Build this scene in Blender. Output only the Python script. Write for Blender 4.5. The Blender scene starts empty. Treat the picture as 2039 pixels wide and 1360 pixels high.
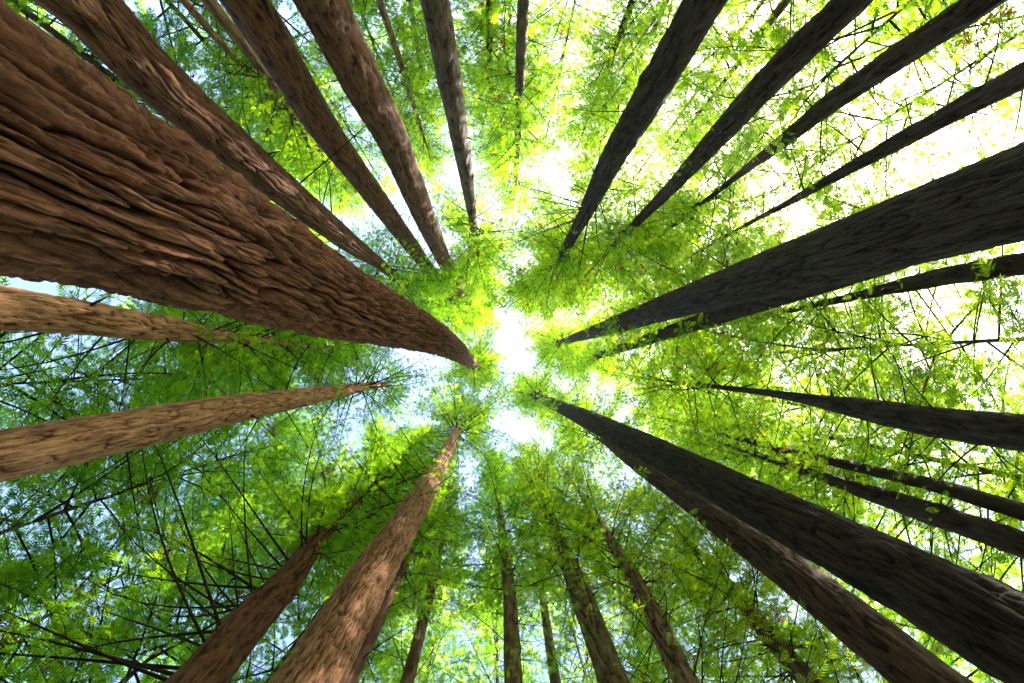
import bpy, math, random
import numpy as np
from mathutils import Vector, Matrix

# ------------------------------------------------------------------ camera
SC = bpy.context.scene
COL = SC.collection
CW, CH = 2039.0, 1360.0                 # pixel frame in which the trees were surveyed
LENS = 16.0
F = LENS / 36.0 * CW                    # focal length in those pixels
EYE = 1.5
ZEN = (990.0, 730.0)                    # pixel of the zenith (vertical lines meet here)

cam_d = bpy.data.cameras.new('camera')
cam_d.lens = LENS; cam_d.sensor_width = 36.0; cam_d.sensor_fit = 'HORIZONTAL'
cam_d.clip_start = 0.05; cam_d.clip_end = 6000
cam = bpy.data.objects.new('camera', cam_d); COL.objects.link(cam)
SC.camera = cam
zc = Vector(((ZEN[0]-CW/2)/F, -(ZEN[1]-CH/2)/F, -1.0)).normalized()
q = zc.rotation_difference(Vector((0, 0, 1)))
R3 = q.to_matrix()
# spin round the vertical so that image right is world +X
rx = R3 @ Vector((1, 0, 0))
R3 = Matrix.Rotation(-math.atan2(rx.y, rx.x), 3, 'Z') @ R3
cam.matrix_world = Matrix.Translation((0, 0, EYE)) @ R3.to_4x4()
RN = np.array(R3)

def ray(px, py):
    """slope (dx/dz, dy/dz) of the sight line through a pixel of the survey frame"""
    v = RN @ np.array([(px-CW/2)/F, -(py-CH/2)/F, -1.0])
    return v[0]/v[2], v[1]/v[2]

# ------------------------------------------------------------------ sky, sun, exposure
SUN_EL = math.radians(52)
sx, sy = ray(1800, 230)
SUN_AZ = math.atan2(sy, sx)             # direction towards the sun in the XY plane
world = bpy.data.worlds.new('World'); SC.world = world; world.use_nodes = True
wn = world.node_tree; bg = wn.nodes['Background']
sky = wn.nodes.new('ShaderNodeTexSky'); sky.sky_type = 'NISHITA'; sky.sun_disc = False
sky.sun_elevation = SUN_EL
sky.sun_rotation = math.pi/2 - SUN_AZ
sky.air_density = 1.0; sky.dust_density = 2.0; sky.ozone_density = 1.0
wn.links.new(sky.outputs[0], bg.inputs[0]); bg.inputs[1].default_value = 0.15
sun_d = bpy.data.lights.new('sun', 'SUN'); sun_d.energy = 5.0; sun_d.angle = math.radians(0.6)
sun_d.color = (1.0, 0.94, 0.84)
sun = bpy.data.objects.new('sun', sun_d); COL.objects.link(sun)
sdir = Vector((math.cos(SUN_AZ)*math.cos(SUN_EL), math.sin(SUN_AZ)*math.cos(SUN_EL), math.sin(SUN_EL)))
sun.rotation_euler = (-sdir).to_track_quat('-Z', 'Y').to_euler()
sun.location = sdir * 120
SC.view_settings.view_transform = 'Standard'; SC.view_settings.look = 'None'
SC.view_settings.exposure = 2.35; SC.view_settings.gamma = 1.0
SC.view_settings.use_curve_mapping = False
cy = SC.cycles
cy.max_bounces = 4; cy.diffuse_bounces = 3; cy.glossy_bounces = 2; cy.transmission_bounces = 4
cy.transparent_max_bounces = 4; cy.caustics_reflective = False; cy.caustics_refractive = False
cy.use_adaptive_sampling = True; cy.adaptive_threshold = 0.04
cy.sample_clamp_indirect = 6.0
cy.use_denoising = True
SC.render.filter_size = 0.9
cy.denoising_prefilter = 'NONE'

# ------------------------------------------------------------------ helpers
rng = np.random.default_rng(11)

def _hash(i, j, k, seed):
    h = (i*374761393 + j*668265263 + k*2147483647 + seed*974711) & 0xffffffff
    h = ((h ^ (h >> 13)) * 1274126177) & 0xffffffff
    h = ((h ^ (h >> 16)) * 2246822519) & 0xffffffff
    return (h ^ (h >> 15)) & 0xffffffff

_G = np.random.default_rng(3).normal(size=(256, 3)); _G /= np.linalg.norm(_G, axis=1)[:, None]

def perlin(x, y, z, seed=0):
    xi = np.floor(x).astype(np.int64); yi = np.floor(y).astype(np.int64); zi = np.floor(z).astype(np.int64)
    xf, yf, zf = x-xi, y-yi, z-zi
    u = xf*xf*xf*(xf*(xf*6-15)+10); v = yf*yf*yf*(yf*(yf*6-15)+10); w = zf*zf*zf*(zf*(zf*6-15)+10)
    def g(a, b, c):
        gi = _G[_hash(xi+a, yi+b, zi+c, seed) & 255]
        return gi[..., 0]*(xf-a) + gi[..., 1]*(yf-b) + gi[..., 2]*(zf-c)
    x00 = g(0,0,0)*(1-u)+g(1,0,0)*u; x10 = g(0,1,0)*(1-u)+g(1,1,0)*u
    x01 = g(0,0,1)*(1-u)+g(1,0,1)*u; x11 = g(0,1,1)*(1-u)+g(1,1,1)*u
    return (x00*(1-v)+x10*v)*(1-w) + (x01*(1-v)+x11*v)*w

def smooth(a, b, x):
    t = np.clip((x-a)/(b-a), 0, 1); return t*t*(3-2*t)

def mesh_from(name, verts, faces, mats, mat_idx=None, smooth_shade=False, attrs=None):
    """verts (N,3), faces list of (M,k) arrays"""
    me = bpy.data.meshes.new(name)
    verts = np.ascontiguousarray(verts, dtype=np.float32)
    me.vertices.add(len(verts)); me.vertices.foreach_set('co', verts.ravel())
    faces = [np.asarray(f, dtype=np.int32) for f in faces if len(f)]
    tot = sum(len(f) for f in faces); loops = np.concatenate([f.ravel() for f in faces])
    sizes = np.concatenate([np.full(len(f), f.shape[1], np.int32) for f in faces])
    me.loops.add(len(loops)); me.loops.foreach_set('vertex_index', loops)
    me.polygons.add(tot)
    me.polygons.foreach_set('loop_start', np.concatenate([[0], np.cumsum(sizes)[:-1]]).astype(np.int32))
    me.polygons.foreach_set('loop_total', sizes)
    for m in mats: me.materials.append(m)
    if mat_idx is not None: me.polygons.foreach_set('material_index', np.asarray(mat_idx, np.int32))
    me.polygons.foreach_set('use_smooth', np.full(tot, smooth_shade, dtype=bool))
    for an, (typ, data) in (attrs or {}).items():
        a = me.attributes.new(an, typ, 'POINT')
        a.data.foreach_set('vector' if typ == 'FLOAT_VECTOR' else 'value', np.ascontiguousarray(data, np.float32).ravel())
    me.update(calc_edges=True)
    return me

def link(name, data, parent=None, color=None):
    o = bpy.data.objects.new(name, data); COL.objects.link(o)
    if parent is not None: o.parent = parent
    if color is not None: o.color = (*color, 1.0)
    return o

# ------------------------------------------------------------------ materials
def nodes_of(m):
    m.use_nodes = True
    nt = m.node_tree
    for n in list(nt.nodes):
        if n.type != 'OUTPUT_MATERIAL': nt.nodes.remove(n)
    return nt, nt.nodes['Material Output']

def N(nt, t, **kw):
    n = nt.nodes.new(t)
    for k, v in kw.items(): setattr(n, k, v)
    return n

def mathn(nt, op, a, b=None, c=None):
    n = N(nt, 'ShaderNodeMath', operation=op)
    for i, v in enumerate((a, b, c)):
        if v is None: continue
        if isinstance(v, (int, float)): n.inputs[i].default_value = v
        else: nt.links.new(v, n.inputs[i])
    return n.outputs[0]

def mixc(nt, fac, a, b, mode='MIX'):
    n = N(nt, 'ShaderNodeMix', data_type='RGBA', blend_type=mode)
    for s, v in ((n.inputs[0], fac), (n.inputs[6], a), (n.inputs[7], b)):
        if isinstance(v, (int, float)): s.default_value = v
        elif isinstance(v, tuple): s.default_value = (*v, 1.0)
        else: nt.links.new(v, s)
    return n.outputs[2]

def noise(nt, vec, scale, detail=4, rough=0.6):
    n = N(nt, 'ShaderNodeTexNoise'); n.inputs['Scale'].default_value = scale
    n.inputs['Detail'].default_value = detail; n.inputs['Roughness'].default_value = rough
    nt.links.new(vec, n.inputs['Vector']); return n.outputs['Fac']

def ramp(nt, fac, lo, hi):
    n = N(nt, 'ShaderNodeMapRange'); n.inputs[1].default_value = lo; n.inputs[2].default_value = hi
    nt.links.new(fac, n.inputs[0]); return n.outputs[0]

def make_bark():
    m = bpy.data.materials.new('bark'); nt, out = nodes_of(m)
    at = N(nt, 'ShaderNodeAttribute', attribute_name='bark_co')
    fu = N(nt, 'ShaderNodeAttribute', attribute_name='ridge')
    oi = N(nt, 'ShaderNodeObjectInfo')
    mp = N(nt, 'ShaderNodeMapping'); mp.inputs['Scale'].default_value = (1, 1, 0.055)
    nt.links.new(at.outputs['Vector'], mp.inputs['Vector'])
    mp2 = N(nt, 'ShaderNodeMapping'); mp2.inputs['Scale'].default_value = (1, 1, 0.04)
    nt.links.new(at.outputs['Vector'], mp2.inputs['Vector'])
    n1 = noise(nt, mp.outputs[0], 38, 6, 0.72)
    n2 = noise(nt, mp2.outputs[0], 70, 4, 0.7)
    n3 = noise(nt, at.outputs['Vector'], 1.6, 3, 0.55)
    mp3 = N(nt, 'ShaderNodeMapping'); mp3.inputs['Scale'].default_value = (1, 1, 0.09)
    nt.links.new(at.outputs['Vector'], mp3.inputs['Vector'])
    n5 = noise(nt, mp3.outputs[0], 11, 4, 0.65)
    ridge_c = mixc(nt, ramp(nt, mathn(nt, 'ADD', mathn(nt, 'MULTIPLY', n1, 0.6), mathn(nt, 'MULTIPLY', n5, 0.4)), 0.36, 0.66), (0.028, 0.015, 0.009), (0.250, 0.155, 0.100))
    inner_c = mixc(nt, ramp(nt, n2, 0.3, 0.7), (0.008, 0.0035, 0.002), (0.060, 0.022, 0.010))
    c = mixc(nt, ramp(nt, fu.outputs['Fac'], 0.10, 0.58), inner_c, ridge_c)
    # highlights painted pale on the strip crests, then lichen and weathering in broad patches
    c = mixc(nt, mathn(nt, 'MULTIPLY', mathn(nt, 'MULTIPLY', ramp(nt, fu.outputs['Fac'], 0.62, 0.95), ramp(nt, n1, 0.40, 0.60)), 0.55), c, (0.34, 0.235, 0.165))
    c = mixc(nt, mathn(nt, 'MULTIPLY', ramp(nt, n3, 0.52, 0.72), 0.45), c, (0.070, 0.062, 0.034))
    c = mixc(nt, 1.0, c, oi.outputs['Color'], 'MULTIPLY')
    bs = N(nt, 'ShaderNodeBsdfPrincipled'); nt.links.new(c, bs.inputs['Base Color'])
    bs.inputs['Roughness'].default_value = 0.88; bs.inputs['Specular IOR Level'].default_value = 0.25
    bp = N(nt, 'ShaderNodeBump'); bp.inputs['Strength'].default_value = 0.9; bp.inputs['Distance'].default_value = 0.02
    hgt = mathn(nt, 'ADD', n1, mathn(nt, 'MULTIPLY', n2, 0.6))
    nt.links.new(hgt, bp.inputs['Height']); nt.links.new(bp.outputs[0], bs.inputs['Normal'])
    nt.links.new(bs.outputs[0], out.inputs[0]); return m

def make_twig():
    m = bpy.data.materials.new('branch_bark'); nt, out = nodes_of(m)
    tc = N(nt, 'ShaderNodeTexCoord')
    n1 = noise(nt, tc.outputs['Object'], 9, 4)
    c = mixc(nt, n1, (0.016, 0.012, 0.009), (0.055, 0.040, 0.028))
    bs = N(nt, 'ShaderNodeBsdfPrincipled'); nt.links.new(c, bs.inputs['Base Color'])
    bs.inputs['Roughness'].default_value = 0.9; bs.inputs['Specular IOR Level'].default_value = 0.2
    bp = N(nt, 'ShaderNodeBump'); bp.inputs['Strength'].default_value = 0.6; bp.inputs['Distance'].default_value = 0.01
    nt.links.new(noise(nt, tc.outputs['Object'], 40, 3), bp.inputs['Height']); nt.links.new(bp.outputs[0], bs.inputs['Normal'])
    nt.links.new(bs.outputs[0], out.inputs[0]); return m

def make_leaf():
    m = bpy.data.materials.new('redwood_needles'); nt, out = nodes_of(m)
    ti = N(nt, 'ShaderNodeAttribute', attribute_name='tint')
    oi = N(nt, 'ShaderNodeObjectInfo')
    geo = N(nt, 'ShaderNodeNewGeometry')
    n1 = noise(nt, geo.outputs['Position'], 0.55, 3)
    t = mathn(nt, 'ADD', mathn(nt, 'MULTIPLY', mathn(nt, 'MAXIMUM', ti.outputs['Fac'], 0.0), 0.75), mathn(nt, 'MULTIPLY', ramp(nt, n1, 0.3, 0.7), 0.30))
    refl = mixc(nt, t, (0.020, 0.070, 0.010), (0.085, 0.150, 0.012))
    tran = mixc(nt, t, (0.026, 0.150, 0.006), (0.420, 0.590, 0.012))
    dead = ramp(nt, mathn(nt, 'MULTIPLY', ti.outputs['Fac'], -1.0), 0.3, 0.8)
    refl = mixc(nt, dead, refl, (0.085, 0.042, 0.016)); tran = mixc(nt, dead, tran, (0.120, 0.055, 0.014))
    refl = mixc(nt, 1.0, refl, oi.outputs['Color'], 'MULTIPLY')
    tran = mixc(nt, 1.0, tran, oi.outputs['Color'], 'MULTIPLY')
    d = N(nt, 'ShaderNodeBsdfDiffuse'); nt.links.new(refl, d.inputs[0])
    tr = N(nt, 'ShaderNodeBsdfTranslucent'); nt.links.new(tran, tr.inputs[0])
    g = N(nt, 'ShaderNodeBsdfGlossy'); g.inputs['Roughness'].default_value = 0.45; g.inputs[0].default_value = (0.8, 0.85, 0.8, 1)
    a = N(nt, 'ShaderNodeAddShader'); nt.links.new(d.outputs[0], a.inputs[0]); nt.links.new(tr.outputs[0], a.inputs[1])
    mx = N(nt, 'ShaderNodeMixShader'); mx.inputs[0].default_value = 0.03
    nt.links.new(a.outputs[0], mx.inputs[1]); nt.links.new(g.outputs[0], mx.inputs[2])
    nt.links.new(mx.outputs[0], out.inputs[0]); return m

def make_ground():
    m = bpy.data.materials.new('forest_floor'); nt, out = nodes_of(m)
    tc = N(nt, 'ShaderNodeTexCoord')
    a = noise(nt, tc.outputs['Object'], 0.8, 6); b = noise(nt, tc.outputs['Object'], 30, 5, 0.7)
    c = mixc(nt, a, (0.045, 0.030, 0.018), (0.10, 0.070, 0.040)); c = mixc(nt, ramp(nt, b, 0.4, 0.7), c, (0.13, 0.075, 0.038))
    bs = N(nt, 'ShaderNodeBsdfPrincipled'); nt.links.new(c, bs.inputs['Base Color']); bs.inputs['Roughness'].default_value = 0.95
    bp = N(nt, 'ShaderNodeBump'); bp.inputs['Distance'].default_value = 0.05; nt.links.new(b, bp.inputs['Height'])
    nt.links.new(bp.outputs[0], bs.inputs['Normal']); nt.links.new(bs.outputs[0], out.inputs[0]); return m

BARK, TWIG, LEAF = make_bark(), make_twig(), make_leaf()

# ------------------------------------------------------------------ ground
gx = np.concatenate([-np.geomspace(2000, 1, 40), [0], np.geomspace(1, 2000, 40)])
GX, GY = np.meshgrid(gx, gx, indexing='ij')
GZ = 0.12*perlin(GX*0.21, GY*0.21, GX*0+0.5, 4)*np.exp(-np.hypot(GX, GY)/200)
n = len(gx); idx = np.arange(n*n).reshape(n, n)
gf = np.stack([idx[:-1, :-1], idx[1:, :-1], idx[1:, 1:], idx[:-1, 1:]], -1).reshape(-1, 4)
ground = link('ground', mesh_from('ground', np.stack([GX, GY, GZ], -1).reshape(-1, 3), [gf], [make_ground()], smooth_shade=True))
ground['kind'] = 'structure'

# ------------------------------------------------------------------ fronds
def frond_template(pairs, length, leaf, width, fine=False):
    """flat spray: x along the stalk, y across, z normal. returns verts, faces"""
    V, Fq = [], []
    def leaflet(x, s, k):
        b = len(V); L = leaf*k
        dx, dy = 0.62*L, s*0.78*L
        if fine:
            V.extend([(x, 0, 0), (x+dx*0.45+width*0.5, dy*0.45-s*width*0.25, -0.006), (x+dx, dy, -0.02), (x+dx*0.45-width*0.5, dy*0.45+s*width*0.25, -0.006)])
            Fq.append((b, b+1, b+2, b+3))
        else:
            V.extend([(x-width*0.5, 0, 0), (x+width*0.6, s*0.01, 0), (x+dx, dy, -0.025)])
            Fq.append((b, b+1, b+2))
    for i in range(pairs):
        u = (i+0.5)/pairs; k = 0.55+0.9*math.sin(math.pi*min(1, u*0.85+0.12))*0.75
        leaflet(u*length, 1, k); leaflet((u+0.4/pairs)*length, -1, k)
    b = len(V)
    if fine:
        V.extend([(length*0.9, 0, 0), (length+leaf*0.3, width*0.5, 0), (length+leaf*0.9, 0, -0.01), (length+leaf*0.3, -width*0.5, 0)]); Fq.append((b, b+1, b+2, b+3))
        b = len(V)
        V.extend([(0, -0.004, 0.001), (length, -0.002, 0.001), (length, 0.002, 0.001), (0, 0.004, 0.001)]); Fq.append((b, b+1, b+2, b+3))
    else:
        V.extend([(length*0.85, -width*0.5, 0), (length*0.85, width*0.5, 0), (length+leaf*0.8, 0, 0)]); Fq.append((b, b+1, b+2))
    return np.array(V, float), np.array(Fq, int)

FROND_FAR = frond_template(4, 0.25, 0.125, 0.058)
FROND_MID = frond_template(5, 0.20, 0.085, 0.024)
FROND_NEAR = frond_template(6, 0.27, 0.085, 0.017, fine=True)

def place_fronds(tpl, P, D, Nn, S, T):
    """P positions, D stalk directions, Nn normals, S sizes, T tints -> verts, faces, tint"""
    V, Fq = tpl
    P = np.asarray(P); D = np.asarray(D); Nn = np.asarray(Nn); S = np.asarray(S); T = np.asarray(T)
    D = D/np.linalg.norm(D, axis=1)[:, None]
    Y = np.cross(Nn, D); Y /= np.linalg.norm(Y, axis=1)[:, None]+1e-9
    Z = np.cross(D, Y)
    W = (P[:, None, :] + S[:, None, None]*(V[None, :, 0, None]*D[:, None, :] + V[None, :, 1, None]*Y[:, None, :] + V[None, :, 2, None]*Z[:, None, :]))
    n, k = len(P), len(V)
    FF = (Fq[None] + (np.arange(n)*k)[:, None, None]).reshape(-1, Fq.shape[1])
    return W.reshape(-1, 3), FF, np.repeat(T, k)

def tube(path, rad, sides=4):
    """tapered tube along a path; verts, quads"""
    path = np.asarray(path, float); rad = np.asarray(rad, float)
    t = np.gradient(path, axis=0); t /= np.linalg.norm(t, axis=1)[:, None]+1e-9
    ref = np.where(np.abs(t[:, 2:3]) < 0.9, np.array([[0, 0, 1.0]]), np.array([[1.0, 0, 0]]))
    a = np.cross(t, ref); a /= np.linalg.norm(a, axis=1)[:, None]; b = np.cross(t, a)
    th = np.arange(sides)/sides*2*np.pi
    ring = path[:, None, :] + rad[:, None, None]*(np.cos(th)[None, :, None]*a[:, None, :] + np.sin(th)[None, :, None]*b[:, None, :])
    n = len(path); idx = np.arange(n*sides).reshape(n, sides); nx = np.roll(idx, -1, 1)
    f = np.stack([idx[:-1], nx[:-1], nx[1:], idx[1:]], -1).reshape(-1, 4)
    return ring.reshape(-1, 3), f

class Heap:
    """collects wood tubes and fronds for one mesh"""
    def __init__(s, tpl): s.tpl = tpl; s.wv = []; s.wf = []; s.nw = 0; s.P = []; s.D = []; s.N = []; s.S = []; s.T = []
    def wood(s, path, rad, sides=4):
        v, f = tube(path, rad, sides); s.wv.append(v); s.wf.append(f+s.nw); s.nw += len(v)
    def frond(s, p, d, n, size, tint): s.P.append(p); s.D.append(d); s.N.append(n); s.S.append(size); s.T.append(tint)
    def build(s, name, wood=True, leaves=True):
        V, Fs, mi, tint = [], [], [], []; off = 0
        if wood and s.wv:
            v = np.concatenate(s.wv); f = np.concatenate(s.wf); V.append(v); Fs.append(f); mi.append(np.zeros(len(f), int)); tint.append(np.zeros(len(v))); off = len(v)
        if leaves and s.P:
            v, f, t = place_fronds(s.tpl, s.P, s.D, s.N, s.S, s.T)
            V.append(v); Fs.append(f+off); mi.append(np.ones(len(f), int)); tint.append(t)
        return mesh_from(name, np.concatenate(V), Fs, [TWIG, LEAF], np.concatenate(mi), attrs={'tint': ('FLOAT', np.concatenate(tint))})

def bough(h, r, base, az, pitch, length, rad, dens, leaf_from=0.25, sag=0.12, size=1.0, bl_max=0.9, tint0=0.5, sides=4, step=0.22, twigs_bare=0, curl=0.38):
    """one limb with side branchlets carrying fronds; r is a numpy Generator"""
    n = 7
    u = np.linspace(0, 1, n)
    turn = r.normal(0, curl); a = az + turn*u**1.5
    z = pitch*u*length - sag*length*u**2 + r.normal(0, 0.03)*length*np.sin(u*3.1)
    seg = length/(n-1)
    x = np.concatenate([[0], np.cumsum(np.cos(a[:-1])*seg)]); y = np.concatenate([[0], np.cumsum(np.sin(a[:-1])*seg)])
    path = np.stack([x, y, z], -1) + np.asarray(base)
    h.wood(path, rad*(1-0.86*u), sides)
    if dens <= 0 and not twigs_bare: return path
    nb = max(2, int(length*(1-leaf_from)/step))
    side = 1
    for i in range(nb):
        t = leaf_from + (1-leaf_from)*(i+r.random()*0.8)/nb
        k = t*(n-1); k0 = min(n-2, int(k)); fr = k-k0
        p = path[k0]*(1-fr)+path[k0+1]*fr
        tg = path[k0+1]-path[k0]; tg /= np.linalg.norm(tg)
        side = -side
        lat = np.array([-tg[1], tg[0], 0.0])*side
        bl = bl_max*(0.35+0.65*r.random())*(1.15-0.75*t)*min(1.0, length/3.0+0.35)
        d = tg*(0.55+0.3*r.random()) + lat*(0.7+0.3*r.random()) + np.array([0, 0, r.normal(-0.05, 0.16)])
        d /= np.linalg.norm(d)
        nn = np.array([r.normal(0, 0.28), r.normal(0, 0.28), 1.0])
        bend = np.array([0, 0, -0.22*bl])
        h.wood(np.stack([p, p+d*bl*0.5+bend*0.3, p+d*bl+bend]), [rad*0.22+0.002, rad*0.15+0.0015, 0.0015], 3)
        if dens <= 0: continue
        nf = max(1, int(bl*dens/0.10))
        s2 = 1
        tb = np.clip(tint0 + r.normal(0, 0.20), 0, 1)
        dead = r.random() < 0.018
        for j in range(nf):
            v = (j+0.6)/nf; pp = p+d*bl*v+bend*v*v
            s2 = -s2
            l2 = np.cross(nn, d)*s2
            fd = d*(0.5+0.35*r.random())+l2*(0.75 if j < nf-1 else 0.1)+np.array([0, 0, r.normal(-0.12, 0.15)])
            h.frond(pp, fd, nn+r.normal(0, 0.55, 3), size*(0.55+0.75*r.random())*(1.15-0.45*v), -1.0 if dead else np.clip(tb+r.normal(0, 0.26), 0, 1))
    return path

# crown prototypes: built once at real size, 24 m tall and 4 m in radius, shared between trees
CROWN_L, CROWN_R = 24.0, 4.0
def crown_mesh(name, seed, per_m, dens, leaf_from, lower_bare, size=1.0, tint0=0.5):
    r = np.random.default_rng(seed); h = Heap(FROND_FAR)
    nb = int(CROWN_L*per_m); az = r.random()*6.28
    for i in range(nb):
        u = (i+r.random())/nb; z = u*CROWN_L
        az += 2.4 + r.normal(0, 0.35)
        prof = min(1.0, 0.62+u*1.6)*(1-u)**0.62*1.15+0.10
        L = CROWN_R*prof*(0.62+0.5*r.random())
        pitch = 0.05+0.45*u+r.normal(0, 0.08)
        bare = r.random() < lower_bare*(1-u)**1.5
        lump = 0.5+0.5*math.sin(az*1.0+z*0.5+seed)          # uneven sides: fuller here, thinner there
        dd = 0 if bare else dens*(0.55+0.75*lump)
        bough(h, r, (0, 0, z), az, pitch, L, 0.010+0.007*L, dd, leaf_from=leaf_from*(0.8+0.5*r.random()), sag=0.16, size=size, tint0=tint0, twigs_bare=1, step=0.19)
    return h.build(name)

CROWNS = {
    'dense': [crown_mesh('crown_dense', 21+i, 4.6, 1.0, 0.10, 0.03, 1.15) for i in range(2)],
    'mid':   [crown_mesh('crown_mid', 31+i, 4.0, 0.85, 0.16, 0.10, 1.15) for i in range(2)],
    'airy':  [crown_mesh('crown_airy', 41+i, 3.2, 0.75, 0.26, 0.22, 1.1) for i in range(2)],
    'wispy': [crown_mesh('crown_wispy', 51+i, 2.4, 0.5, 0.36, 0.4, 1.0) for i in range(2)],
}

# ------------------------------------------------------------------ trees
def tree_axis(t):
    """survey points -> arrays of height above the eye, x, y, radius (top first is last)"""
    H, X, Y, Rr = [], [], [], []
    for p in t['pts']:
        px, py, w = p[:3]
        a, b = ray(px, py)
        h = p[3] if len(p) > 3 else t['d']/math.hypot(a, b)
        H.append(h); X.append(a*h); Y.append(b*h); Rr.append(0.5*w*h/F)
    H, X, Y, Rr = map(np.array, (H, X, Y, Rr))
    o = np.argsort(H); H, X, Y, Rr = H[o], X[o], Y[o], Rr[o]
    return H, X, Y, Rr

def noise_ridges(cx, cyy, z, R, seed, lam, elong):
    """bark relief 0..1: interlaced flaky strips parted by deep furrows that run up the trunk"""
    wl = lam*3.0
    w1 = perlin(cx/wl, cyy/wl, z/(wl*3.0), seed+5); w2 = perlin(cx/wl+9, cyy/wl+4, z/(wl*3.0)+3, seed+6)
    v1 = perlin(cx/lam, cyy/lam, z/(lam*2.5), seed+7)
    ux, uy = cx+lam*1.0*w1+lam*0.10*v1, cyy+lam*1.0*w2-lam*0.10*v1
    l0 = lam*2.3
    n0 = perlin(ux/l0, uy/l0, z/(l0*elong*0.8), seed+8)
    n1 = perlin(ux/lam, uy/lam, z/(lam*elong), seed)
    l2 = lam*0.42
    n2 = perlin(ux/l2, uy/l2, z/(l2*elong), seed+1)
    l3 = lam*0.18
    n3 = perlin(ux/l3, uy/l3, z/(l3*elong), seed+2)
    n4 = perlin(ux/(lam*0.8), uy/(lam*0.8), z/(lam*3.2), seed+3)           # strips breaking off
    r1 = np.clip(np.abs(n1)/0.30, 0, 1)**0.6; r2 = np.clip(np.abs(n2)/0.30, 0, 1)**0.6
    body = 0.78*r1 + 0.24*r2 + 0.20*n4 + 0.26*(1-2.2*np.abs(n0)) - 0.12
    k = body*3.5; fr = k-np.floor(k)
    terr = (np.floor(k)+smooth(0.60, 0.97, fr))/3.5
    slot = 1-smooth(0.0, 0.07, np.abs(n1))
    h = 0.76*body + 0.24*terr + 0.30*(np.clip(np.abs(n3)/0.3, 0, 1)**0.6-0.35) - 0.42*slot
    return np.clip(h*0.9+0.08, -0.3, 1.3)

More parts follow.
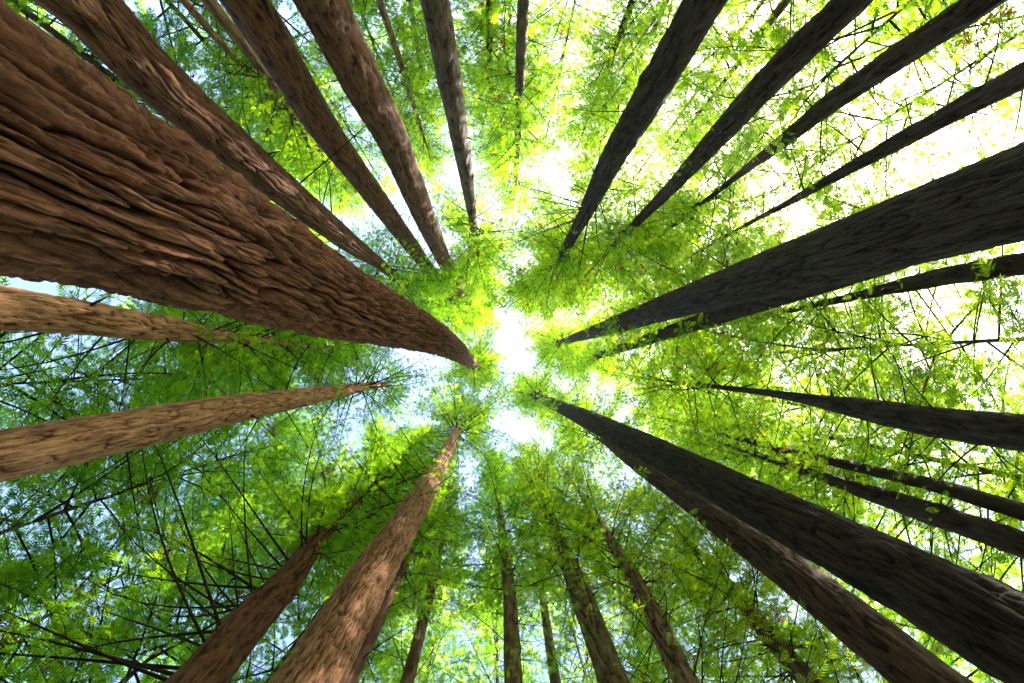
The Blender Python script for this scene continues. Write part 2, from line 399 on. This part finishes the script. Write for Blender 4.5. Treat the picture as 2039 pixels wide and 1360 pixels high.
def build_trunk(t, root, base):
    H, X, Y, Rr = tree_axis(t)
    top = t['H']
    # straight on to the top and down to the soil
    def lin(i, j, h):
        s = (h-H[i])/(H[j]-H[i]+1e-9); return X[i]+(X[j]-X[i])*s, Y[i]+(Y[j]-Y[i])*s
    hs, xs, ys, rs = list(H), list(X), list(Y), list(Rr)
    if top > H[-1]+1:
        a, b = lin(-2, -1, H[-1]+0.25*(top-H[-1]))
        hs.append(top); xs.append(X[-1]+(a-X[-1])*1.2); ys.append(Y[-1]+(b-Y[-1])*1.2); rs.append(0.035)
    lean = 0.0
    sx0, sy0 = X[0], Y[0]
    R0 = Rr[0]
    hs = [-EYE-0.15, -EYE+0.5, max(-EYE+1.2, H[0]*0.35)] + hs; xs = [sx0]*3+xs; ys = [sy0]*3+ys; rs = [R0*1.42, R0*1.18, R0*1.05]+rs
    hs, xs, ys, rs = map(np.array, (hs, xs, ys, rs))
    o = np.argsort(hs); hs, xs, ys, rs = hs[o], xs[o], ys[o], rs[o]
    # rows evenly spaced as seen from the eye
    d = t['d']; wmax = max(p[2] for p in t['pts'])
    res = t.get('res', 3.6)
    rr = np.hypot(*(np.array(ray(*t['pts'][0][:2]))))*F
    h0 = H[0]
    n_rows = int(min(560, max(50, rr/res)))
    rad_px = np.linspace(F*d/h0*t.get('low', 1.3), F*d/top, n_rows)
    hr = F*d/rad_px
    hr = np.concatenate([np.linspace(hs[0], hr[0], 14)[:-1], hr]); hr[-1] = top
    def sm(v):     # gentle spline through survey values
        out = np.interp(hr, hs, v)
        lo = np.interp(hr*0.94, hs, v); hi = np.interp(np.minimum(hr*1.06, top), hs, v)
        return np.where(hr > h0, (out*2+lo+hi)/4, out)
    ax, ay, ar = sm(xs), sm(ys), np.maximum(sm(rs), 0.012)
    cols = int(min(400, max(14, wmax*math.pi/res/1.5)))
    # columns closer together on the side that faces the path
    face = math.atan2(-ay[0], -ax[0])
    v = np.linspace(-1, 1, cols, endpoint=False)
    th = face + np.pi*(0.55*v+0.45*v**3) if cols > 60 else face+np.pi*v
    TH, HH = np.meshgrid(th, hr); AR = ar[:, None]
    seed = t['seed']
    lam = max(t.get('lam', 0.075), 0.0135*t['d']); elong = t.get('elong', 12.0); amp = max(1.5*t.get('amp', 0.026), 0.36*lam)
    # slight out-of-round and fluting low down
    lob = 1+0.05*np.sin(TH*2+seed)+0.03*np.sin(TH*3+seed*1.7)+0.05*perlin(np.cos(TH)*1.2+seed, np.sin(TH)*1.2, HH*0.25, seed)
    flare = 0.10*np.exp(-(HH+EYE)/0.9)*np.sin(TH*5+seed)
    rad = AR*(lob+flare)
    cx, cyy = np.cos(TH)*AR, np.sin(TH)*AR
    tap = np.clip(AR/max(R0, 1e-3), 0.25, 1)
    if cols >= 24:
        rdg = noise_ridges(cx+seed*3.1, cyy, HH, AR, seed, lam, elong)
        rad = rad + amp*tap*(rdg-0.55)
    else:
        rdg = 0.5+0.9*perlin(cx*9+seed, cyy*9, HH*1.5, seed)
        rad = rad*(1+0.10*(rdg-0.5))
    # knots and old branch collars
    r = np.random.default_rng(seed)
    for _ in range(t.get('knots', 5)):
        kh = H[0]*0.9+(min(top, H[-1])-H[0])*r.random()**1.6; ka = face+r.normal(0, 1.0); s = np.interp(kh, hr, ar)
        dth = (TH-ka+np.pi) % (2*np.pi)-np.pi
        g = np.exp(-((dth*s)**2+((HH-kh)*0.7)**2)/(2*(0.28*s)**2)); rad = rad + g*s*r.uniform(0.04, 0.16)
    VX = ax[:, None]+np.cos(TH)*rad-base[0]; VY = ay[:, None]+np.sin(TH)*rad-base[1]; VZ = HH+EYE-base[2]
    nr, nc = VX.shape; idx = np.arange(nr*nc).reshape(nr, nc); nx = np.roll(idx, -1, 1)
    f = np.stack([idx[:-1], nx[:-1], nx[1:], idx[1:]], -1).reshape(-1, 4)
    co = np.stack([cx+seed*1.7, cyy, HH], -1).reshape(-1, 3)
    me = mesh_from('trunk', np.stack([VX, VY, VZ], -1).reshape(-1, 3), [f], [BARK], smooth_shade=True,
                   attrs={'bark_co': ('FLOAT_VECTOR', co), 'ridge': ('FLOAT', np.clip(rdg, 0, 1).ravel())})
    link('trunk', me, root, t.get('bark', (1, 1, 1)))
    return lambda h: (np.interp(h, hr, ax), np.interp(h, hr, ay), np.interp(h, hr, ar))

def add_branches(t, root, base, axis):
    r = np.random.default_rng(t['seed']+700)
    for (n, h0, h1, Lm, side, spread, pitch, dens0) in t.get('br', []):
        for i in range(n):
            h = h0+(h1-h0)*(i+r.random()*0.9)/n
            x, y, R = axis(h)
            az = (r.random()*2*np.pi) if side is None else math.radians(side)+r.normal(0, math.radians(spread))
            L = Lm*(0.6+0.6*r.random())
            b = (x-base[0]+math.cos(az)*R*0.8, y-base[1]+math.sin(az)*R*0.8, h+EYE-base[2])
            near = math.hypot(x, y, h) < 15
            dens = dens0 if dens0 > 0 else (0.6 if r.random() < 0.7 else 0)
            hp = Heap(FROND_NEAR if near else FROND_MID)
            bough(hp, r, b, az, pitch+r.normal(0, 0.14), L, 0.006+0.0055*L, dens, leaf_from=0.35 if dens else 0.3, sag=r.uniform(-0.32, 0.02), curl=0.5,
                  size=1.1, sides=6, step=0.30 if dens else 0.8, bl_max=0.85 if dens else 0.7, twigs_bare=1, tint0=t.get('tint0', 0.5))
            o = link('branch', hp.build('branch', leaves=False), root)
            if dens > 0 and hp.P:
                link('foliage', hp.build('foliage', wood=False), o, t.get('leaf', (1, 1, 1)))

def stub_mesh(seed):
    r = np.random.default_rng(seed); L = 1.0
    u = np.array([-0.15, 0.05, 0.35, 0.75, 1.0]); b = r.normal(0, 0.16, 2)
    path = np.stack([u*L, b[0]*u**2, 0.15*u+b[1]*u**2], -1)
    v, f = tube(path, np.array([0.17, 0.13, 0.085, 0.06, 0.022]), 6)
    n = len(v)
    return mesh_from('stub', v, [f, [(n-6, n-5, n-4), (n-6, n-4, n-3), (n-6, n-3, n-2), (n-6, n-2, n-1)]], [TWIG], smooth_shade=True)
STUBS = [stub_mesh(400+i) for i in range(5)]
def add_stubs(t, root, base, axis, H):
    """short dead snags left where limbs broke off"""
    r = np.random.default_rng(t['seed']+900)
    for i in range(t.get('stubs', 9)):
        h = H[0]+(min(H[-1], t['H'])-H[0])*(0.12+0.85*r.random())
        x, y, R = axis(h); az = r.random()*2*np.pi
        s = r.uniform(0.12, 0.42)*(0.6+R)
        o = link('stub', STUBS[int(r.integers(5))], root)
        o.location = (x-base[0]+math.cos(az)*R*0.97, y-base[1]+math.sin(az)*R*0.97, h+EYE-base[2])
        o.rotation_euler = (r.uniform(-1, 1), r.uniform(-0.5, 0.2), az); o.scale = (s, s*0.8, s*0.8)

def build_tree(t):
    H, X, Y, Rr = tree_axis(t)
    base = (X[0], Y[0], 0.0)
    root = bpy.data.objects.new(t.get('name', 'redwood_tree'), None); COL.objects.link(root)
    root.location = base; root.empty_display_size = 0.5
    root['label'] = t['label']; root['category'] = 'tree'
    root['group'] = t.get('group', 'redwoods round the viewer')
    axis = build_trunk(t, root, base)
    if t.get('cb') is not None:
        kind, cr = t['crown']
        me = CROWNS[kind][t['seed'] % len(CROWNS[kind])]
        c = link('crown', me, root, t.get('leaf', (1, 1, 1)))
        b0 = np.array(axis(t['cb'])[:2]); b1 = np.array(axis(t['H'])[:2]); L = t['H']-t['cb']+0.6
        zax = Vector((b1[0]-b0[0], b1[1]-b0[1], L)); 
        s = cr/CROWN_R
        rot = Vector((0, 0, 1)).rotation_difference(zax.normalized()).to_matrix() @ Matrix.Rotation(t['seed']*2.399, 3, 'Z')
        M = rot.to_4x4() @ Matrix.Diagonal((s, s, zax.length/CROWN_L, 1))
        c.matrix_local = Matrix.Translation((b0[0]-base[0], b0[1]-base[1], t['cb']+EYE)) @ M
    add_branches(t, root, base, axis)
    if not t.get('res', 0) > 6: add_stubs(t, root, base, axis, H)
    return root

#TREES#
TREES = []
def T(label, d, H, cb, crown, pts, **kw):
    kw.update(label=label, d=d, H=H, cb=cb, crown=crown, pts=pts, seed=len(TREES)+1); TREES.append(kw)

LD, LM_, LY = (0.85, 0.98, 0.80), (1, 1, 1), (1.25, 1.13, 0.82)     # leaf hue of a tree: blue-green, plain, yellow-green with sunlight put into the colour
RED, TAN, GREY, PALE = (1.12, 0.76, 0.57), (3.3, 2.6, 2.0), (0.34, 0.36, 0.39), (1.9, 1.85, 1.3)  # bark tint of a tree; TAN adds sunlight, GREY backlit shade, as colour

T('huge furrowed red-brown redwood trunk sweeping in from the left edge', 3.4, 60, 42, ('dense', 4.2),
  [(-66, 272, 486), (200, 382, 361), (507, 523, 219), (650, 589, 153), (790, 642, 95), (860, 670, 64, 18), (900, 692, 44, 25), (925, 712, 28, 33), (945, 728, 13, 44)],
  res=2.0, lam=0.100, elong=17.0, amp=0.110, bark=(1.35, 0.86, 0.60), knots=0, low=1.9)
T('thick red-brown trunk just above the huge furrowed trunk at upper left', 9.0, 50, 25, ('dense', 4.2),
  [(165, 0, 114), (300, 150, 95), (430, 265, 78), (560, 375, 62), (690, 480, 39), (755, 525, 21)], bark=RED, lam=0.10, amp=0.035, res=3.0, leaf=LD,
  br=[(16, 11, 22, 4.0, 205, 40, 0.05, 0)])
T('long straight brown trunk entering at the top, right of the pale slender pair', 9.4, 66, 48, ('dense', 4.8),
  [(490, 0, 84), (640, 250, 56), (760, 410, 38), (860, 545, 22), (900, 600, 11)], bark=RED, lam=0.09, amp=0.028, leaf=LM_)
T('brown trunk with a swollen knot partway up, third thick one from the upper left', 8.8, 76, 56, ('dense', 5.2),
  [(640, 0, 96), (720, 160, 80), (778, 265, 64), (845, 430, 42), (885, 520, 28), (940, 615, 11)], bark=RED, lam=0.09, amp=0.03, leaf=LM_, knots=9)
T('medium brown trunk at top centre, left of the two thin upright stems', 10, 58, 29, ('dense', 5.0),
  [(865, 0, 60), (895, 160, 50), (925, 330, 32), (940, 430, 18)], lam=0.09, amp=0.024)
T('thin twiggy trunk hanging straight down from the middle of the top edge', 18, 52, 26, ('mid', 4.6),
  [(1042, 0, 25), (1036, 150, 21), (1030, 320, 11)], br=[(16, 12, 30, 2.6, None, 0, 0.1, 0)])
T('very thin grey trunk left of the thin twiggy trunk at top centre', 22, 52, 24, ('dense', 4.8),
  [(975, 0, 15), (975, 150, 12), (980, 230, 8)], br=[(8, 14, 26, 2.4, None, 0, 0.1, 0)], bark=GREY)
T('pale mossy slender trunk between two thick brown trunks at upper left', 15, 30, 17, ('mid', 3.2),
  [(415, 0, 26), (480, 85, 23), (550, 175, 16), (600, 260, 8)], bark=PALE, br=[(6, 12, 20, 3, None, 0, 0.3, 0)])
T('thinner of the pale slender pair of trunks at upper left', 17, 30, 19, ('mid', 3.0),
  [(365, 0, 15), (430, 75, 13), (500, 150, 10)], bark=PALE, leaf=LD)
T('thin shaded trunk behind the thick red-brown one at upper left', 20, 42, 18, ('dense', 4.2),
  [(200, 90, 20), (285, 170, 19), (465, 345, 14)], leaf=LD, br=[(14, 14, 26, 3.6, 215, 50, 0.1, 0)])
T('slim leaning stem between the knotted trunk and the medium trunk at top', 19, 42, 26, ('mid', 3.4),
  [(755, 0, 15), (800, 130, 12), (845, 280, 8)], bark=PALE)
T('faint far stem beside the slim leaning stem near the top edge', 23, 40, 20, ('mid', 3.8),
  [(818, 0, 11), (832, 110, 9)], bark=PALE)
T('dark trunk at upper right with a whorl of bare limbs where its top bends', 9.5, 64, 29, ('dense', 5.6),
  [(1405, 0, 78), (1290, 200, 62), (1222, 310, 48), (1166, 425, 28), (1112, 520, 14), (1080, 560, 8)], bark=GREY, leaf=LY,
  br=[(12, 21, 25, 4.2, 160, 50, 0.15, 0), (5, 14, 22, 2.5, None, 0, 0.2, 0.6)])
T('dark trunk right of the whorled one, dressed with leaf sprigs along its length', 12, 60, 26, ('dense', 5.2),
  [(1695, 0, 64), (1540, 150, 57), (1440, 260, 44), (1340, 370, 26), (1210, 500, 9)], bark=GREY, leaf=LY,
  br=[(26, 13, 30, 1.5, None, 0, 0.1, 0.9)])
T('grey trunk washed by glare at the upper right corner', 15, 48, 22, ('mid', 4.6),
  [(1915, 32, 58), (1800, 105, 54), (1660, 200, 42), (1535, 300, 25), (1475, 345, 13)], bark=GREY, leaf=LY,
  br=[(12, 12, 24, 1.8, None, 0, 0.2, 0)])
T('slender dark trunk with long thin upright twigs above the big right trunk', 15, 46, 23, ('mid', 4.6),
  [(2039, 150, 52), (1860, 244, 40), (1710, 325, 25), (1595, 390, 15), (1500, 440, 8)], bark=GREY, leaf=LY,
  br=[(14, 11, 22, 4.0, -60, 25, 0.3, 0), (8, 12, 22, 1.3, None, 0, 0.1, 0.9)])
T('big dark grey trunk slanting in from the right edge to the centre', 8.6, 76, 54, ('dense', 5.4),
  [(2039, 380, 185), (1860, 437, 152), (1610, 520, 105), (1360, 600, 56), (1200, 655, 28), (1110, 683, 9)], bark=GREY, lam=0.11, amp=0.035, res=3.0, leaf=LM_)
T('thinner dark trunk hugging the underside of the big right trunk', 11, 70, 46, ('dense', 4.4),
  [(2039, 425, 72), (1560, 585, 42), (1360, 652, 27), (1200, 705, 14), (1160, 720, 9)], bark=GREY)
T('dark trunk just below the big right one, ending in a leafy sprig', 15.5, 46, 19, ('mid', 4.6),
  [(2039, 525, 45), (1910, 545, 38), (1810, 565, 30), (1720, 587, 16)], bark=GREY, leaf=LY,
  br=[(12, 13, 22, 4.0, 70, 35, 0.1, 0)])
T('dark trunk at the middle of the right edge behind a fluffy leaf tuft', 11.3, 48, 21, ('mid', 4.2),
  [(2039, 862, 76), (1860, 840, 62), (1735, 817, 48), (1610, 795, 23), (1530, 782, 13)], bark=GREY, leaf=LY,
  br=[(10, 11, 20, 3.0, -80, 30, 0.25, 0), (10, 10, 18, 2.6, 95, 25, 0.05, 0)])
T('slim dark trunk, upper of the two thin ones at lower right', 14, 44, 28, ('airy', 3.2),
  [(2039, 1020, 38), (1860, 965, 28), (1660, 920, 18), (1485, 878, 10), (1420, 860, 7)], bark=GREY, leaf=LY,
  br=[(14, 12, 26, 3.0, None, 0, 0.1, 0)])
T('slim dark trunk with bright leaf sprigs, lower of the two thin ones at lower right', 14, 36, 17, ('mid', 3.4),
  [(2039, 1085, 52), (1860, 1025, 42), (1710, 975, 28), (1660, 958, 20)], bark=GREY, leaf=LY,
  br=[(6, 12, 17, 0.9, None, 0, 0.1, 1.0), (8, 10, 17, 3.0, 60, 30, 0.1, 0)])
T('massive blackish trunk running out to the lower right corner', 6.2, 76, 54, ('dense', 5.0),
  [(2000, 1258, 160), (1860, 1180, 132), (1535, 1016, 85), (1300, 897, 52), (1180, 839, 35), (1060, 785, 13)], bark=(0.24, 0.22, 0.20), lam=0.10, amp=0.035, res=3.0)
T('brown trunk with a sunlit edge just under the massive lower right trunk', 9.0, 60, 30, ('dense', 4.4),
  [(1868, 1375, 100), (1750, 1278, 90), (1552, 1122, 72), (1378, 996, 48), (1252, 912, 27), (1208, 880, 15)], bark=(0.55, 0.46, 0.40), lam=0.10, amp=0.035, res=3.0)
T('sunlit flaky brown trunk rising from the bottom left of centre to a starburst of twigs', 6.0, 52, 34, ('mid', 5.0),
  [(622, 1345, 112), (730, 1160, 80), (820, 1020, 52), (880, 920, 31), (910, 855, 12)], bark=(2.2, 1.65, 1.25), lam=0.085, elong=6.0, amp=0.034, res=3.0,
  br=[(26, 15, 31, 3.4, 180, 45, 0.12, 0), (8, 18, 31, 2.2, 0, 40, 0.12, 0)])
T('red-brown trunk in the lower left with long bare limbs reaching left', 8.0, 32, 14, ('dense', 3.8),
  [(395, 1360, 84), (500, 1230, 70), (575, 1155, 50), (625, 1080, 33), (650, 1055, 24)], leaf=LD, bark=RED, lam=0.085, amp=0.03,
  br=[(20, 8.0, 13.5, 5.4, 190, 24, 0.12, 0), (6, 10, 15, 4.2, 230, 25, 0.3, 0)])
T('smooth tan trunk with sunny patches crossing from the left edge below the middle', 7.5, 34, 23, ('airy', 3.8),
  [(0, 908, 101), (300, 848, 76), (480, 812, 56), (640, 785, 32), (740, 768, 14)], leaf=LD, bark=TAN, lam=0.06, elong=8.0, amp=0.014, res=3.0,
  br=[(14, 9, 24, 3.4, 120, 40, 0.1, 0), (10, 14, 25, 3.0, 250, 40, 0.1, 0)])
T('tan knotty trunk at the left edge directly below the huge furrowed trunk', 9.6, 32, 14, ('dense', 3.6),
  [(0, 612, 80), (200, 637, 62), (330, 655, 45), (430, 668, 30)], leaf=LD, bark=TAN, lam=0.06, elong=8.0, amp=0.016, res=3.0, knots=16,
  br=[(16, 8, 14, 4.2, 160, 30, 0.1, 0)])
T('slim brown trunk half hidden behind the sunlit flaky trunk at the bottom', 8.8, 32, 18, ('mid', 3.0),
  [(690, 1350, 40), (755, 1230, 28), (785, 1160, 20), (850, 1040, 11)], bark=RED, br=[(8, 12, 22, 2.0, None, 0, 0.1, 0)])
T('thin dark stem between the sunlit flaky trunk and the leafy bottom centre trunk', 11, 35, 21, ('mid', 3.0),
  [(812, 1352, 27), (840, 1245, 22), (870, 1130, 14), (880, 1080, 10)], bark=(1.5, 1.4, 1.1), br=[(14, 14, 22, 2.2, None, 0, 0.1, 1.0)])
T('upright trunk at bottom centre wrapped in dense dark foliage higher up', 9.6, 50, 20, ('dense', 4.0),
  [(1022, 1358, 37), (1015, 1180, 26), (1000, 1070, 18), (990, 980, 11)], leaf=LD, bark=(1.7, 1.6, 1.3), br=[(24, 12, 22, 2.0, None, 0, 0.0, 1.1)])
T('thin pale twiggy stem right of the bottom centre trunk', 12.5, 36, 24, ('airy', 2.8),
  [(1105, 1350, 21), (1085, 1220, 15), (1070, 1110, 9)], bark=PALE, br=[(14, 15, 27, 1.9, None, 0, 0.3, 0)])
T('mossy dark trunk veiled by foliage, second thick stem right of bottom centre', 9.2, 48, 18, ('dense', 4.0),
  [(1220, 1350, 52), (1160, 1190, 42), (1130, 1115, 32), (1100, 1040, 22)], bark=(1.1, 1.2, 0.85), leaf=LY, br=[(30, 10, 20, 2.4, None, 0, 0.0, 1.1)])
T('leaning patchy trunk behind bright yellow-green sprays right of bottom centre', 9.6, 36, 16, ('mid', 3.8),
  [(1350, 1330, 42), (1295, 1210, 32), (1245, 1120, 24), (1200, 1050, 16)], bark=(1.7, 1.6, 1.2), leaf=LY, tint0=0.8,
  br=[(36, 8, 18, 2.8, None, 0, 0.0, 1.2)])
T('shadowy stem in yellow-green leaves below the sunlit-edged trunk at lower right', 11.5, 28, 12, ('dense', 3.6),
  [(1610, 1360, 40), (1560, 1300, 36), (1495, 1220, 30), (1440, 1150, 16)], leaf=LY, tint0=0.75, br=[(26, 8, 15, 2.8, None, 0, 0.0, 1.2)])
T('thin dark leaning stem left of the whorled dark trunk at the top', 19, 36, 20, ('mid', 3.8),
  [(1260, 0, 16), (1205, 145, 8)], bark=GREY, leaf=LY, br=[(6, 14, 22, 2.2, None, 0, 0.2, 0)])
T('thin brown stem between the two dark trunks at upper right', 20, 34, 16, ('mid', 3.6),
  [(1565, 0, 19), (1525, 55, 16), (1475, 120, 10)], leaf=LY, br=[(6, 14, 20, 2.2, None, 0, 0.2, 0)])

def B(label, phi, d, H, cb, crown, D=0.24, **kw):
    """a tree of the second row: azimuth seen from the path, distance, height, crown base"""
    a = math.radians(phi); c, s_ = math.cos(a), math.sin(a)
    pts = [(ZEN[0]+c*r, ZEN[1]+s_*r, D*r/d*k) for r, k in ((1150, 1.0), (700, 0.8), (420, 0.5))]
    T(label, d, H, cb, crown, pts, group='leafy trees of the second row', res=7.0, knots=0, **kw)

B('leafy tree filling the right edge between the two middle dark trunks', -3, 16, 44, 12, ('dense', 5.4), D=0.14, leaf=LY)
B('yellow-green tree behind the slim dark trunk pair at lower right', 12, 18, 38, 12, ('mid', 5.0), leaf=LY)
B('bright leafy tree showing between the slim pair and the massive lower right trunk', 24, 17, 40, 13, ('mid', 4.6), leaf=LY)
B('light green tree hidden behind the massive lower right trunk', 31, 21, 42, 11, ('dense', 5.0), leaf=LY)
B('yellow-green tree in the bottom right among the shadowy stem', 45, 18, 36, 9, ('mid', 4.6), leaf=LY)
B('leafy tree behind the leaning patchy trunk', 60, 15, 36, 9, ('dense', 4.6), leaf=LY)
B('leafy tree filling the gap right of the thin pale twiggy stem', 74, 20, 48, 9, ('mid', 5.4))
B('green tree behind the bottom centre trunk', 90, 19, 48, 9, ('dense', 5.4))
B('green tree between the bottom centre trunk and the thin dark stem', 103, 19, 46, 9, ('mid', 5.4))
B('leafy tree behind the sunlit flaky trunk', 114, 16, 40, 10, ('dense', 4.8))
B('deep green tree between the flaky and the red-brown trunks at lower left', 126, 14, 38, 11, ('mid', 4.6), leaf=LD)
B('deep green tree behind the bare limbs in the lower left corner', 140, 16, 38, 10, ('dense', 5.4), D=0.10, leaf=LD)
B('blue-green tree at far lower left above the bare limbs', 151, 17, 38, 9, ('dense', 5.4), D=0.10, leaf=LD)
B('leafy tree just below the tan sunny trunk on the left', 161.5, 15, 38, 10, ('dense', 5.0), D=0.10, leaf=LD)
B('twiggy blue-green tree between the two tan trunks on the left', 178, 17, 38, 11, ('dense', 5.4), D=0.10, leaf=LD)
B('bright green tree beyond the tip of the tan knotty trunk', 186.5, 13, 40, 17, ('dense', 4.2))
B('dark leafy tree in the upper left corner above the huge trunk', 217, 20, 40, 10, ('mid', 5.0), leaf=LD)
B('deep green tree between the thick red-brown trunk and the pale slender pair', 228, 22, 48, 10, ('dense', 5.8), leaf=LD)
B('deep green tree behind the long straight brown trunk', 238, 22, 48, 11, ('mid', 5.8), leaf=LD)
B('green tree behind the knotted brown trunk', 249, 23, 50, 11, ('dense', 5.8))
B('green tree between the knotted trunk and the medium trunk at the top', 259, 25, 52, 12, ('mid', 6.0))
B('light green tree behind the thin twiggy trunk at the top', 272, 24, 56, 12, ('dense', 6.2), leaf=LY)
B('yellow-green tree right of the thin twiggy trunk at the top', 282, 24, 50, 12, ('mid', 6.0), leaf=LY)
B('yellow-green tree left of the whorled dark trunk', 295, 21, 48, 12, ('dense', 5.6), leaf=LY)
B('yellow-green tree right of the whorled dark trunk', 306, 22, 46, 11, ('mid', 5.8), leaf=LY)
B('pale leafy tree glowing in the glare at upper right', 318.5, 19, 44, 10, ('dense', 5.6), D=0.12, leaf=LY)
B('pale leafy tree against the bright sky right of the glare-washed trunk', 327.5, 20, 44, 10, ('mid', 5.6), D=0.12, leaf=LY)
B('pale leafy tree above the big right trunk', 342, 19, 40, 14, ('dense', 5.4), leaf=LY)

B('leafy yellow-green tree filling the space above the big right trunk near the centre', 339, 12.5, 54, 21, ('dense', 5.4), leaf=LY)
B('yellow-green tree between the big right trunk and the dark trunk at middle right', 7.2, 18, 60, 15, ('dense', 5.4), leaf=LY)
B('green tree between the slim dark pair and the centre', 18.7, 20, 62, 15, ('dense', 5.4), leaf=LY)
B('green tree filling the space between the flaky trunk and the tan sunny trunk', 133.5, 10.5, 48, 20, ('mid', 4.6))
B('green tree between the whorled dark trunk and the medium trunk near the centre', 299.6, 12, 54, 24, ('mid', 4.6))

for t in TREES: build_tree(t)

# ------------------------------------------------------------------ the far wood, one mass added to cut horizon light and fill gaps
def far_wood():
    r = np.random.default_rng(77)
    P, D, Nn, S, Tt = [], [], [], [], []
    trees = []
    for k in range(118):
        a = r.random()*2*np.pi
        off = abs((a-SUN_AZ+np.pi) % (2*np.pi)-np.pi)
        if off < math.radians(40) and r.random() < 0.7: continue
        trees.append((a, r.uniform(27, 52), r.uniform(20, 34)))
    for a, dd, H in trees:
        x, y = dd*math.cos(a), dd*math.sin(a)
        n = 820
        z = 1.5+(H-1.5)*r.random(n)**0.9
        rad = (5.2*(1-(z/H))**0.6+0.6)*np.sqrt(r.random(n)); b = r.random(n)*2*np.pi
        P.append(np.stack([x+np.cos(b)*rad, y+np.sin(b)*rad, z], -1))
        D.append(np.stack([np.cos(b), np.sin(b), r.normal(-0.1, 0.3, n)], -1))
        Nn.append(np.stack([r.normal(0, 0.4, n), r.normal(0, 0.4, n), np.ones(n)], -1))
        S.append(r.uniform(2.0, 3.8, n)); Tt.append(np.clip(r.normal(0.4, 0.2, n), 0, 1))
    v, f, t = place_fronds(FROND_FAR, np.concatenate(P), np.concatenate(D), np.concatenate(Nn), np.concatenate(S), np.concatenate(Tt))
    me = mesh_from('far_wood', v, [f], [LEAF], attrs={'tint': ('FLOAT', t)})
    o = link('distant_woodland', me, color=LD)
    o['kind'] = 'stuff'; o['label'] = 'distant woodland foliage closing the gaps low between the trunks'; o['category'] = 'woodland'
far_wood()

# ------------------------------------------------------------------ thin haze added for soft glare towards the sun
def air():
    m = bpy.data.materials.new('glare_haze'); nt, out = nodes_of(m)
    v = N(nt, 'ShaderNodeVolumePrincipled'); v.inputs['Color'].default_value = (0.95, 0.97, 0.98, 1)
    v.inputs['Density'].default_value = 0.0003; v.inputs['Anisotropy'].default_value = 0.7
    nt.links.new(v.outputs[0], out.inputs['Volume'])
    V = np.array([(x, y, z) for x in (-2100, 2100) for y in (-2100, 2100) for z in (-1.5, 84.0)])
    Fq = [(0, 1, 3, 2), (4, 6, 7, 5), (0, 4, 5, 1), (2, 3, 7, 6), (0, 2, 6, 4), (1, 5, 7, 3)]
    o = link('haze', mesh_from('haze', V, [np.array(Fq)], [m])); o['kind'] = 'stuff'
HAZE = True
if HAZE: air()
print('trees', len(TREES), 'objects', len(SC.objects), 'tris', sum(len(m.loop_triangles) or sum(len(p.vertices)-2 for p in m.polygons) for m in bpy.data.meshes))
